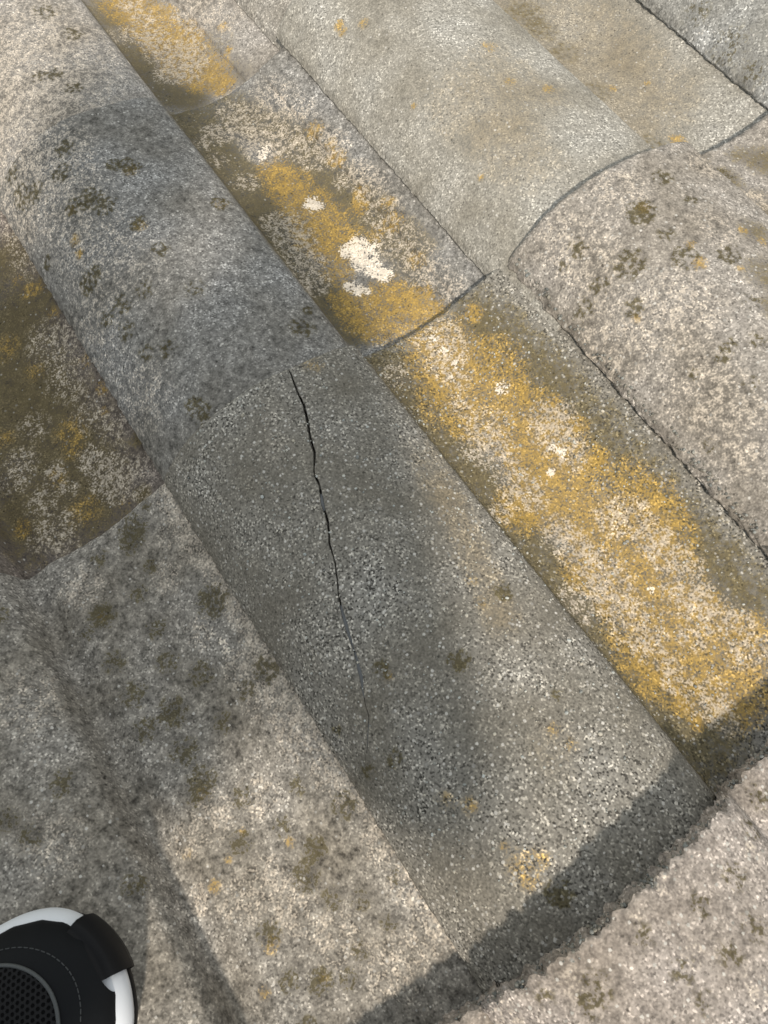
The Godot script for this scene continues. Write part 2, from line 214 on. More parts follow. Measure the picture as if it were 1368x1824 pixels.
func slope_at(k: int) -> float:
	if k == 0:
		return 1.5
	if k == PU.size() - 1:
		return 0.0
	var l: float = (PH[k] - PH[k - 1]) / float(PU[k] - PU[k - 1])
	var r: float = (PH[k + 1] - PH[k]) / float(PU[k + 1] - PU[k])
	if l * r <= 0:
		return 0.0
	return 2.0 * l * r / (l + r)


func arc(u: float) -> float:      # length along the profile
	if u < 0.0:
		return u
	return arc_table[clampi(int(u * 10.0), 0, 3300)]


func prof(u: float) -> float:
	return prof_table[clampi(int(u * 10.0), 0, 3300)]


# ---------------------------------------------------------------------- tile textures
func bytes_of(n: FastNoiseLite, off: float) -> PackedByteArray:
	n.offset = Vector3(off, off * 0.37, 0)
	return n.get_image(TW, TH, false, false, false).get_data()


func bake(i: int):
	var s: Dictionary = TILES[i]
	var key: String = str(s.c) + "," + str(s.r)
	var off := 977.0 * i
	var cell := noise(FastNoiseLite.TYPE_CELLULAR, MM / 1.05, 11)
	cell.cellular_return_type = FastNoiseLite.RETURN_CELL_VALUE
	var gv := bytes_of(cell, off)
	cell.cellular_return_type = FastNoiseLite.RETURN_DISTANCE
	var gd := bytes_of(cell, off)
	var peb := noise(FastNoiseLite.TYPE_CELLULAR, MM / 3.2, 23)
	peb.cellular_return_type = FastNoiseLite.RETURN_CELL_VALUE
	var pv := bytes_of(peb, off)
	peb.cellular_return_type = FastNoiseLite.RETURN_DISTANCE
	var pd := bytes_of(peb, off)
	var na := bytes_of(noise(FastNoiseLite.TYPE_SIMPLEX_SMOOTH, MM / 14.0, 31, 5), off)
	var nb := bytes_of(noise(FastNoiseLite.TYPE_SIMPLEX_SMOOTH, MM / 6.0, 37, 4), off)
	var nc := bytes_of(noise(FastNoiseLite.TYPE_SIMPLEX_SMOOTH, MM / 80.0, 41, 3), off)
	var nd := bytes_of(noise(FastNoiseLite.TYPE_SIMPLEX_SMOOTH, MM / 2.2, 43, 2), off)
	# growth masks
	var masks := []
	var kinds := []
	for k in ["T", "O", "Y", "P", "D", "W"]:
		if not GROWTH.has(key + k):
			continue
		masks.append(mask_of(GROWTH[key + k]))
		kinds.append(KINDS[k])
	var nk := kinds.size()
	var rgb := PackedByteArray()
	rgb.resize(TW * TH * 3)
	var hgt := PackedByteArray()
	hgt.resize(TW * TH)
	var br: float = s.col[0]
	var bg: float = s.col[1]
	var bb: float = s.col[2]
	var mott: float = s.mott
	var grain: float = s.grain
	var pebs: float = 255.0 * (1.0 - s.peb)
	# tone of a grain of sand by its cell number
	var tone := PackedFloat32Array()
	for g in 256:
		var x: float = g / 255.0
		var t: float = 0.62 + 0.62 * x
		if x < 0.16:
			t = 0.36
		if x > 0.89:
			t = 1.75 + (x - 0.89) * 7.0
		tone.append(lerp(1.0, t, grain))
	for p in TW * TH:
		var a: float = (na[p] - 127.5) / 90.0
		var b: float = (nb[p] - 127.5) / 90.0
		var c: float = (nc[p] - 127.5) / 90.0
		var d: float = (nd[p] - 127.5) / 90.0
		var gx: float = (gv[p] - 127.5) / 127.5
		var gr: float = tone[gv[p]]
		var f: float = 1.0 + mott * (0.50 * b + 0.45 * a) + 0.22 * c + 0.20 * d
		f = maxf(f, 0.25)
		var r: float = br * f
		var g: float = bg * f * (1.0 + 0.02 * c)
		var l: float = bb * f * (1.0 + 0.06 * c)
		var h: float = 0.55 - gd[p] / 255.0 * 0.8 + 0.05 * gx + 0.10 * d
		var soft := 1.0
		for k in nk:
			var m: float = masks[k][p]
			if m < 0.02:
				continue
			var q: Array = kinds[k]
			var w: float = q[4]
			var x: float = (m * q[9] + q[5] * a + q[6] * (b if k % 2 == 0 else -b) + q[7] * d + q[8] * gx - 0.5 + w) / (2.0 * w)
			if x <= 0.0:
				continue
			x = minf(x, 1.0)
			x = x * x * (3.0 - 2.0 * x) * q[3] * minf(1.0, m * 4.0)
			var vary: float = 1.0 + 0.20 * a + 0.14 * d
			r += (q[0] * vary - r) * x
			g += (q[1] * vary - g) * x
			l += (q[2] * vary - l) * x
			h += q[10] * x
			soft -= 0.35 * x * soft
		if pv[p] > pebs and pd[p] < 22.0 + 20.0 * (pv[p] - pebs) / (256.0 - pebs):
			var z: float = (0.22 + 0.26 * absf(sin(pv[p] * 7.0))) * (1.0 + 0.15 * d)
			var share: float = soft * soft
			r = lerpf(r, z * 1.03, share)
			g = lerpf(g, z * 0.98, share)
			l = lerpf(l, z * 0.90, share)
			h += 0.22
			gr = lerpf(gr, 1.0, share)
		if pv[p] < 7 and pd[p] < 30:
			r *= 0.5
			g *= 0.5
			l *= 0.5
			h -= 0.35
		gr = 1.0 + (gr - 1.0) * soft * clampf(0.8 + 0.55 * c + 0.35 * a, 0.2, 1.3)
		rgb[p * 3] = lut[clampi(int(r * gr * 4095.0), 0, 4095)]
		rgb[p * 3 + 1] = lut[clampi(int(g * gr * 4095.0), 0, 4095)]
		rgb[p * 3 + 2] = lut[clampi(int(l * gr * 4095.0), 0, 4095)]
		hgt[p] = clampi(int(h * 255.0), 0, 255)
	baked[i] = [Image.create_from_data(TW, TH, false, Image.FORMAT_RGB8, rgb), Image.create_from_data(TW, TH, false, Image.FORMAT_L8, hgt)]


func mask_of(run: Array) -> PackedFloat32Array:
	var step := 2.0
	var w := int(TW * MM / step)
	var h := int(TH * MM / step)
	var a := PackedFloat32Array()
	a.resize(w * h)
	for n in run.size() / 4:
		var u: float = (arc(run[n * 4]) - TU) / step - 0.5
		var v: float = (run[n * 4 + 1] - TV) / step - 0.5
		var rad: float = run[n * 4 + 2] / step
		var st: float = run[n * 4 + 3]
		for y in range(maxi(0, int(v - rad * 1.6)), mini(h, int(v + rad * 1.6) + 2)):
			for x in range(maxi(0, int(u - rad * 1.6)), mini(w, int(u + rad * 1.6) + 2)):
				var d: float = sqrt((x - u) * (x - u) + (y - v) * (y - v)) / rad
				var f: float = st * clampf(1.5 - d, 0.0, 1.0)
				if f > 0.0:
					var o: float = a[y * w + x]
					a[y * w + x] = maxf(maxf(o, f), o + f - o * f) if f <= 1.0 and o <= 1.0 else maxf(o, f)
	var im := Image.create_from_data(w, h, false, Image.FORMAT_RF, a.to_byte_array())
	im.resize(TW, TH, Image.INTERPOLATE_BILINEAR)
	return im.get_data().to_float32_array()


func tile_material(i: int) -> StandardMaterial3D:
	var m := StandardMaterial3D.new()
	m.albedo_texture = ImageTexture.create_from_image(baked[i][0])
	m.roughness = 0.92
	m.metallic_specular = 0.25
	m.heightmap_enabled = true
	m.heightmap_texture = ImageTexture.create_from_image(baked[i][1])
	m.heightmap_scale = 0.045
	return m


# ---------------------------------------------------------------------- tile shapes
func steps(parts: Array) -> PackedFloat32Array:    # [from, step, from, step, ..., end]
	var a := PackedFloat32Array()
	var k := 0
	while k + 2 < parts.size():
		var x: float = parts[k]
		while x < parts[k + 2] - parts[k + 1] * 0.5:
			a.append(x)
			x += parts[k + 1]
		k += 2
	a.append(parts[parts.size() - 1])
	return a


# A shell over rows up the slope; each row runs from left_of(v) to right_of(v). All four rims get faces of the tile's thickness, and it has an underside.
func shell(s: Dictionary, rows: PackedFloat32Array, cols: PackedFloat32Array, left_of: Callable, right_of: Callable, open_left: bool, seed_value: int) -> ArrayMesh:
	var fine := noise(FastNoiseLite.TYPE_SIMPLEX_SMOOTH, 0.22, seed_value, 2)
	var broad := noise(FastNoiseLite.TYPE_SIMPLEX_SMOOTH, 0.016, seed_value + 5, 2)
	var rag := noise(FastNoiseLite.TYPE_SIMPLEX_SMOOTH, 0.07, seed_value + 9, 3)
	var nose_rag: float = s.rag[0]
	var side_rag: float = s.rag[1]
	var groove: float = s.groove
	var gully: float = s.get("gully", 0.0)
	var pos := PackedVector3Array()
	var uv := PackedVector2Array()
	var idx := PackedInt32Array()
	var nr := rows.size()
	var nc := cols.size()
	var base := PackedVector3Array()
	for v in rows:
		var ua: float = left_of.call(v)
		var ub: float = right_of.call(v)
		for t in cols:
			var u: float = lerpf(ua, ub, t)
			var y: float = prof(u) + 5.5 - 13.0 * v / 336.0
			y += 0.45 * fine.get_noise_2d(u, v) + 0.8 * broad.get_noise_2d(u, v)
			if groove > 0.0:
				var g: float = absf(u - groove) / 1.1
				if g < 1.0:
					y -= 2.2 * (1.0 - g)
				elif u > groove and u < groove + 30.0:
					y += 0.5
			if gully > 0.0 and u > 168.0 and u < 200.0:
				y -= gully * smoothstep(168.5, 173.5, u) * (1.0 - smoothstep(176.0, 199.0, u))
			var zz: float = v
			var uu: float = u
			if v < 9.0:
				var e: float = 1.0 - v / 9.0
				zz += nose_rag * e * (0.5 + 1.3 * rag.get_noise_2d(u * 1.3, 300.0))
				y -= (2.2 if nose_rag < 2.0 else 0.8) * pow(maxf(0.0, 1.0 - v / 3.5), 2.0) + nose_rag * 0.45 * e * e * maxf(0.0, rag.get_noise_2d(u * 1.1, v + 700.0) + 0.05)
			if open_left and u < 10.0:
				var e: float = 1.0 - u / 10.0
				uu += side_rag * e * (0.4 + 1.3 * rag.get_noise_2d(v * 1.2, 900.0))
				y -= 1.6 * pow(maxf(0.0, 1.0 - u / 3.0), 2.0) + side_rag * 0.9 * e * e * maxf(0.0, rag.get_noise_2d(u + 40.0, v * 1.1) + 0.2)
			pos.append(Vector3(uu, y, zz) * 0.001)
			uv.append(Vector2((arc(uu) - TU) / (TW * MM), (zz - TV) / (TH * MM)))
	base = pos.duplicate()
	for j in nr - 1:
		for k in nc - 1:
			var a := j * nc + k
			idx.append_array([a, a + 1, a + nc, a + 1, a + nc + 1, a + nc])
	# rims: nose (row 0), head (last row), left (col 0), right (last col)
	var rims := [[], [], [], []]
	for k in nc:
		rims[0].append(k)
		rims[1].append((nr - 1) * nc + nc - 1 - k)
	for j in nr:
		rims[2].append((nr - 1 - j) * nc)
		rims[3].append(j * nc + nc - 1)
	var outward := [Vector3(0, 0, -1), Vector3(0, 0, 1), Vector3(-1, 0, 0), Vector3(1, 0, 0)]
	for q in 4:
		var ring: Array = rims[q]
		var deep := (12 if nose_rag > 2.0 else 6) if q == 0 else 4
		var n0 := pos.size()
		for d in deep + 1:
			for a in ring:
				var p: Vector3 = base[a]
				var thick: float = thickness(p.x * 1000.0, open_left, s) * 0.001
				var f: float = d / float(deep)
				var o: Vector3 = outward[q] * 0.0008 * sin(PI * f)
				if d > 0 and q != 1:
					var amp: float = 0.0003 + (0.0004 * nose_rag if q == 0 else (0.0004 * side_rag if q == 2 else 0.0001))
					o += outward[q] * amp * (rag.get_noise_3d(p.x * 2600.0, p.z * 2600.0, d * 9.0) * 2.2)
				pos.append(p + o + outward[q] * 0.00002 + Vector3(0, -thick * f, 0))
				var w: Vector2 = uv[a]
				if q < 2:
					w.y += (-1.0 if q == 0 else 1.0) * thick * 1000.0 * f / (TH * MM)
				else:
					w.x += (-1.0 if q == 2 else 1.0) * thick * 1000.0 * f / (TW * MM)
				uv.append(w)
		var rn := ring.size()
		for d in deep:
			for k in rn - 1:
				var a := n0 + d * rn + k
				idx.append_array([a, a + rn, a + 1, a + 1, a + rn, a + rn + 1])
	# underside, coarser
	var n1 := pos.size()
	var jr := []
	var kc := []
	for j in range(0, nr, 8):
		jr.append(j)
	if jr[-1] != nr - 1:
		jr.append(nr - 1)
	for k in range(0, nc, 6):
		kc.append(k)
	if kc[-1] != nc - 1:
		kc.append(nc - 1)
	for j in jr:
		for k in kc:
			var p: Vector3 = base[j * nc + k]
			pos.append(p - Vector3(0, thickness(p.x * 1000.0, open_left, s) * 0.001, 0))
			uv.append(uv[j * nc + k])
	for j in jr.size() - 1:
		for k in kc.size() - 1:
			var a: int = n1 + j * kc.size() + k
			var w: int = kc.size()
			idx.append_array([a, a + w, a + 1, a + 1, a + w, a + w + 1])
	var arr := []
	arr.resize(Mesh.ARRAY_MAX)
	arr[Mesh.ARRAY_VERTEX] = pos
	arr[Mesh.ARRAY_TEX_UV] = uv
	arr[Mesh.ARRAY_INDEX] = idx
	var st := SurfaceTool.new()
	st.create_from_arrays(arr)
	st.generate_normals()
	return st.commit()


func thickness(u: float, open_left: bool, s: Dictionary) -> float:
	var t: float = 20.0 if s.rag[0] > 2.0 else 12.0
	return lerpf(2.8 if t < 13.0 else 10.0, t, clampf(u / 24.0, 0.0, 1.0)) if open_left else t


func whole(s: Dictionary, coarse: bool, seed_value: int) -> ArrayMesh:
	var cols: PackedFloat32Array
	var rows: PackedFloat32Array
	if coarse:
		cols = steps([0.0, 4.0, 12.0, 10.0, 152.0, 6.0, 188.0, 12.0, 312.0])
		rows = steps([0.0, 3.0, 9.0, 16.0, 414.0])
	else:
		var g: float = s.groove
		if g > 0.0:
			cols = steps([0.0, 1.3, 12.0, 2.6, 160.0, 0.9, 182.0, 2.6, g - 3.0, 0.7, g + 3.0, 2.6, 312.0])
		else:
			var big: float = 1.2 if s.rag[0] > 2.0 else 2.6
			cols = steps([0.0, 1.2, 12.0, big, 160.0, 0.9, 182.0, big, 312.0])
		rows = steps([0.0, 1.2, 10.0, 2.8, 414.0])
	var n := PackedFloat32Array()
	for x in cols:
		n.append(x / 312.0)
	return shell(s, rows, n, func(_v): return 0.0, func(_v): return 312.0, true, seed_value)


func crack_at(v: float) -> Vector2:     # (across, width) of the crack
	var k := 0
	var n := CRACK.size() / 3
	if v <= CRACK[1]:
		return Vector2(CRACK[0] + (CRACK[1] - v) * 0.1, CRACK[2])
	while k < n - 2 and v > CRACK[(k + 1) * 3 + 1]:
		k += 1
	var t: float = clampf((v - CRACK[k * 3 + 1]) / (CRACK[k * 3 + 4] - CRACK[k * 3 + 1]), 0.0, 1.0)
	return Vector2(lerpf(CRACK[k * 3], CRACK[k * 3 + 3], t), (1.1 - 0.6 * smoothstep(150.0, 225.0, v)) * lerpf(CRACK[k * 3 + 2], CRACK[k * 3 + 5], t))


func build_roof(roof_at: Transform3D):
	var roof := Node3D.new()
	roof.name = "roof"
	add_child(roof)
	roof.transform = roof_at
	tag(roof, "sloping roof covered with weathered concrete pantiles", "", "", "structure")
	var labels := {
		"0,-1": "grey tile with orange lichen in its trough at the top left",
		"1,0": "clean pale grey tile with a tan stained trough",
		"0,0": "grey tile whose trough carries white crust patches on ochre lichen",
		"-1,0": "tile with a brown algae covered trough and a pink crust patch",
		"-1,1": "mottled light grey tile with dark moss spots under the shoe",
		"1,1": "pinkish grey tile with a crumbling side edge",
		"0,2": "raised pinkish tile with a ragged broken nose, nearest the viewer",
		"2,0": "bluish grey tile at the top right corner",
	}
	var seen := {}
	for i in 12:
		var s: Dictionary = TILES[i]
		seen[Vector2i(s.c, s.r)] = true
		var at: Array = s.at
		var turn: float = at[2]
		var where := Transform3D(Basis(Vector3.UP, turn) * Basis(Vector3.RIGHT, at[3] / 0.42 if s.r == 2 else 0.0), Vector3(COVER * s.c + at[0], at[3], GAUGE * (s.r - 1) + at[1]))
		var mat := tile_material(i)
		if s.c == 0 and s.r == 1:
			cracked_tile(roof, s, where, mat, i)
			continue
		var o := mesh_node("roof_tile", whole(s, false, 100 + i * 17), mat, roof)
		o.transform = where
		var key: String = str(s.c) + "," + str(s.r)
		if labels.has(key):
			tag(o, labels[key])
		if s.rag[0] > 2.0:      # crumbling nose
			grit(o, s, 1100, 60 + i, func(g): return [g.randf_range(4.0, 308.0), g.randf_range(0.6, 3.5), 2.5 + 15.0 * pow(g.randf(), 1.2), g.randf_range(0.5, 1.5)] if g.randf() < 0.85 else [g.randf_range(4.0, 308.0), g.randf_range(3.0, 7.0), g.randf_range(0.8, 2.0), g.randf_range(0.4, 1.0)], [0.13, 0.26])
		if s.c == 1 and s.r == 1:      # crumbling side
			grit(o, s, 260, 60 + i, func(g): return [g.randf_range(1.0, 6.0), g.randf_range(3.0, 340.0), g.randf_range(-0.2, 2.4), g.randf_range(0.5, 1.5)], [0.12, 0.28])
	# the rest of the roof around the view
	var mats := [tile_material(12), tile_material(13)]
	var shapes := [whole(TILES[12], true, 901), whole(TILES[13], true, 953)]
	var rng := RandomNumberGenerator.new()
	rng.seed = 4
	for r in range(-4, 7):
		for c in range(-6, 7):
			if seen.has(Vector2i(c, r)):
				continue
			var lift := 0.0
			var slide := rng.randf_range(-0.003, 0.003)
			if c == 2 and r > 0:
				lift = 0.004
			if r == 2:
				lift = 0.008
				slide += 0.02
			var o := mesh_node("roof_tile", shapes[rng.randi() % 2], mats[rng.randi() % 2], roof)
			o.transform = Transform3D(Basis(Vector3.UP, rng.randf_range(-0.006, 0.006)), Vector3(COVER * c + rng.randf_range(-0.002, 0.002), lift, GAUGE * (r - 1) + slide))
	var deck := BoxMesh.new()
	deck.size = Vector3(13 * COVER, 0.03, 11 * GAUGE)
	var d := mesh_node("roof_deck", deck, plain(0.10, 0.075, 0.05), roof)
	d.position = Vector3(0.5 * COVER, -0.046, 0.5 * GAUGE)


func cracked_tile(roof: Node3D, s: Dictionary, where: Transform3D, mat: Material, i: int):
	var t := Node3D.new()
	t.name = "roof_tile"
	roof.add_child(t, true)
	t.transform = where
	tag(t, "dark grey tile split by a long crack, ochre lichen in its trough")
	var end: float = CRACK[CRACK.size() - 2]
	var jag := noise(FastNoiseLite.TYPE_SIMPLEX_SMOOTH, 0.35, 77, 3)
	var rows_l := steps([0.0, 1.2, 10.0, 1.8, end])
	var cl := PackedFloat32Array()
	for k in 46:
		cl.append(k / 45.0)
	var small := shell(s, rows_l, cl, func(_v): return 0.0,
		func(v): return maxf(0.3, crack_at(v).x - 0.5 * crack_at(v).y + 0.45 * jag.get_noise_1d(v)), true, 100 + i * 17)
	var a := mesh_node("fragment", small, mat, t)
	a.transform = Transform3D(Basis(Vector3(0, 0, 1), 0.004), Vector3(0.0, -0.0006, 0.0))
	var rows_r := steps([0.0, 1.2, 10.0, 1.8, end + 4.0, 2.8, 414.0])
	var cr := PackedFloat32Array()
	for k in 118:
		cr.append(k / 117.0)
	var big := shell(s, rows_r, cr,
		func(v): return (crack_at(v).x + 0.5 * crack_at(v).y + 0.45 * jag.get_noise_1d(v)) if v < end else 0.0,
		func(_v): return 312.0, false, 100 + i * 17)
	mesh_node("fragment", big, mat, t)
	# pale aggregate laid bare all over the tile
	grit(t, s, 1500, 91, func(g): return [g.randf_range(12.0, 300.0), g.randf_range(4.0, 350.0), g.randf_range(-0.05, 0.35), g.randf_range(0.45, 0.75) + 0.7 * pow(g.randf(), 6.0)], [0.22, 0.5])
	# grey sealant pressed into the crack
	var grey := plain(0.085, 0.088, 0.092, 0.55)
	for span in [[97.0, 108.0], [165.0, 192.0], [193.5, 219.0], [229.0, 244.0]]:
		var pos := PackedVector3Array()
		var idx := PackedInt32Array()
		var v: float = span[0]
		var n := 0
		while v <= span[1]:
			var e: float = sin(PI * clampf((v - span[0]) / (span[1] - span[0]), 0.0, 1.0))
			var c := crack_at(v)
			var half: float = 0.5 * c.y + 0.65
			for q in 5:
				var f: float = (q - 2) / 2.0
				var u: float = c.x + half * f
				var y: float = prof(u) + 5.5 - 13.0 * v / 336.0 - 0.75 + 0.95 * e * (1.0 - f * f) + 0.12 * jag.get_noise_2d(v, 50.0)
				pos.append(Vector3(u, y, v) * 0.001)
			n += 1
			v += 1.0
		for j in n - 1:
			for q in 4:
				var b := j * 5 + q
				idx.append_array([b, b + 1, b + 5, b + 1, b + 6, b + 5])
		var arr := []
		arr.resize(Mesh.ARRAY_MAX)
		arr[Mesh.ARRAY_VERTEX] = pos
		arr[Mesh.ARRAY_INDEX] = idx
		var st := SurfaceTool.new()
		st.create_from_arrays(arr)
		st.generate_normals()
		mesh_node("sealant_bead", st.commit(), grey, t)


# ---------------------------------------------------------------------- house and ground around the roof
# grains of aggregate standing out of a tile; where(rng) gives across, up the slope, sunk below the surface (mm) and radius
func grit(parent: Node3D, s: Dictionary, count: int, seed_value: int, where: Callable, tones: Array):
	var rng := RandomNumberGenerator.new()
	rng.seed = seed_value
	var ball := SphereMesh.new()
	ball.radial_segments = 7
	ball.rings = 4
	ball.radius = 0.001
	ball.height = 0.002
	var mat := tinted(0.9)
	mat.metallic_specular = 0.25
	ball.material = mat
	var mm := MultiMesh.new()
	mm.transform_format = MultiMesh.TRANSFORM_3D
	mm.use_colors = true
	mm.mesh = ball
	mm.instance_count = count
	for n in count:
		var q: Array = where.call(rng)
		var y: float = prof(q[0]) + 5.5 - 13.0 * q[1] / 336.0 - q[2]
		var b := Basis.from_euler(Vector3(rng.randf() * TAU, rng.randf() * TAU, rng.randf() * TAU)) * Basis.from_scale(Vector3(rng.randf_range(0.7, 1.3), rng.randf_range(0.6, 1.0), rng.randf_range(0.8, 1.2)) * q[3])
		mm.set_instance_transform(n, Transform3D(b, Vector3(q[0], y, q[1]) * 0.001))
		var t: float = rng.randf_range(tones[0], tones[1])
		var w: float = rng.randf_range(-0.05, 0.09)
		mm.set_instance_color(n, Color(t * (1.0 + w), t, t * (0.92 - w)))
	var o := MultiMeshInstance3D.new()
	o.name = "grit"
	o.multimesh = mm
	parent.add_child(o, true)
	o.set_meta("kind", "stuff")


func build_surroundings(roof_at: Transform3D):
	var g := PlaneMesh.new()
	g.size = Vector2(240, 240)
	var lawn := StandardMaterial3D.new()
	var nt := NoiseTexture2D.new()
	nt.width = 512
	nt.height = 512
	nt.seamless = true
	nt.noise = noise(FastNoiseLite.TYPE_SIMPLEX_SMOOTH, 0.02, 5, 5)
	var ramp := Gradient.new()
	ramp.set_color(0, Color(0.05, 0.075, 0.025).linear_to_srgb())
	ramp.set_color(1, Color(0.10, 0.12, 0.045).linear_to_srgb())
	nt.color_ramp = ramp
	lawn.albedo_texture = nt
	lawn.uv1_scale = Vector3(80, 80, 80)
	lawn.roughness = 1.0
	var ground := mesh_node("ground", g, lawn, self)
	tag(ground, "mown lawn around the house", "", "", "structure")
	# a lean-to house under the roof: four walls whose tops follow the slope
	var x0 := -1.62
	var x1 := 1.92
	var z0 := -1.42
	var z1 := 1.82
	var low: float = (roof_at * Vector3(0, -0.07, z0)).y
	var high: float = (roof_at * Vector3(0, -0.07, z1)).y
	var poly := CSGPolygon3D.new()
	poly.name = "house"
	poly.polygon = PackedVector2Array([Vector2(z0, 0.0), Vector2(z1, 0.0), Vector2(z1, high), Vector2(z0, low)])
	poly.depth = x1 - x0
	poly.material = plain(0.55, 0.52, 0.46, 0.9)
	add_child(poly)
	poly.transform = Transform3D(Basis(Vector3(0, 0, 1), Vector3(0, 1, 0), Vector3(-1, 0, 0)), Vector3(x0, 0, 0))
	tag(poly, "cream rendered house wall under the tiled roof", "house")


# ---------------------------------------------------------------------- the photographer, crouching beside the frame
func blob_mesh(caps: Array, cell: float, k: float) -> ArrayMesh:
	# caps: [a, b, ra, rb, colour]; smooth union of tapered capsules, meshed as surface nets on the cells near the surface
	var lo := Vector3(9, 9, 9)
	var hi := -lo
	for c in caps:
		var r: float = maxf(c[2], c[3]) + 3.0 * cell
		for p in [c[0], c[1]]:
			lo = lo.min(p - Vector3(r, r, r))
			hi = hi.max(p + Vector3(r, r, r))
	var big := 4
	var n := Vector3i(((hi - lo) / (cell * big)).ceil())
	var val := {}
	var span := cell * big * 0.87 + cell
	for bz in n.z:
		for by in n.y:
			for bx in n.x:
				var mid := lo + Vector3(bx + 0.5, by + 0.5, bz + 0.5) * cell * big
				var near := []
				for c in caps:
					if cap_distance(mid, c) < span + k:
						near.append(c)
				if near.is_empty() or field(mid, near, k) > span:
					continue
				for z in big + 1:
					for y in big + 1:
						for x in big + 1:
							var q := Vector3i(bx * big + x, by * big + y, bz * big + z)
							if not val.has(q):
								val[q] = field(lo + Vector3(q) * cell, near, k)
	var corners := [Vector3i(0, 0, 0), Vector3i(1, 0, 0), Vector3i(0, 1, 0), Vector3i(1, 1, 0), Vector3i(0, 0, 1), Vector3i(1, 0, 1), Vector3i(0, 1, 1), Vector3i(1, 1, 1)]
	var edges := [[0, 1], [2, 3], [4, 5], [6, 7], [0, 2], [1, 3], [4, 6], [5, 7], [0, 4], [1, 5], [2, 6], [3, 7]]
	var vert := {}
	var pos := PackedVector3Array()
	var col := PackedColorArray()
	for q in val:
		var vs := []
		var ok := true
		var inside := 0
		for o in corners:
			if not val.has(q + o):
				ok = false
				break
			var f: float = val[q + o]
			vs.append(f)
			if f < 0.0:
				inside += 1
		if not ok or inside == 0 or inside == 8:
			continue
		var sum := Vector3.ZERO
		var cnt := 0
		for e in edges:
			var f0: float = vs[e[0]]
			var f1: float = vs[e[1]]
			if (f0 < 0.0) != (f1 < 0.0):
				sum += Vector3(corners[e[0]]).lerp(Vector3(corners[e[1]]), f0 / (f0 - f1))
				cnt += 1
		var p: Vector3 = lo + (Vector3(q) + sum / cnt) * cell
		vert[q] = pos.size()
		pos.append(p)
		var best := 9.0
		var tint := Color.WHITE
		for c in caps:
			var d := cap_distance(p, c)
			if d < best:
				best = d
				tint = c[4]
		col.append(tint)
	var idx := PackedInt32Array()
	var axes := [Vector3i(1, 0, 0), Vector3i(0, 1, 0), Vector3i(0, 0, 1)]
	for q in vert:
		for ax in 3:
			var e: Vector3i = axes[ax]
			var f0: float = val[q]
			var f1: float = val[q + e]
			if (f0 < 0.0) == (f1 < 0.0):
				continue
			var u: Vector3i = axes[(ax + 1) % 3]
			var v: Vector3i = axes[(ax + 2) % 3]
			if not (vert.has(q - u) and vert.has(q - v) and vert.has(q - u - v)):
				continue
			var a: int = vert[q]
			var b: int = vert[q - u]
			var c: int = vert[q - u - v]
			var d: int = vert[q - v]
			if f0 < 0.0:
				idx.append_array([a, c, b, a, d, c])
			else:
				idx.append_array([a, b, c, a, c, d])
	var arr := []
	arr.resize(Mesh.ARRAY_MAX)
	arr[Mesh.ARRAY_VERTEX] = pos
	arr[Mesh.ARRAY_COLOR] = col
	arr[Mesh.ARRAY_INDEX] = idx
	var st := SurfaceTool.new()
	st.create_from_arrays(arr)
	st.generate_normals()
	return st.commit()


func cap_distance(p: Vector3, c: Array) -> float:
	var a: Vector3 = c[0]
	var ab: Vector3 = c[1] - a
	var t: float = clampf((p - a).dot(ab) / maxf(ab.length_squared(), 1e-8), 0.0, 1.0)
	return p.distance_to(a + ab * t) - lerpf(c[2], c[3], t)


func field(p: Vector3, caps: Array, k: float) -> float:
	var d := 9.0
	for c in caps:
		var e := cap_distance(p, c)
		var h: float = clampf(0.5 + 0.5 * (d - e) / k, 0.0, 1.0)
		d = lerpf(d, e, h) - k * h * (1.0 - h)
	return d


func tinted(rough: float) -> StandardMaterial3D:
	var m := StandardMaterial3D.new()
	m.vertex_color_use_as_albedo = true
	m.roughness = rough
	return m


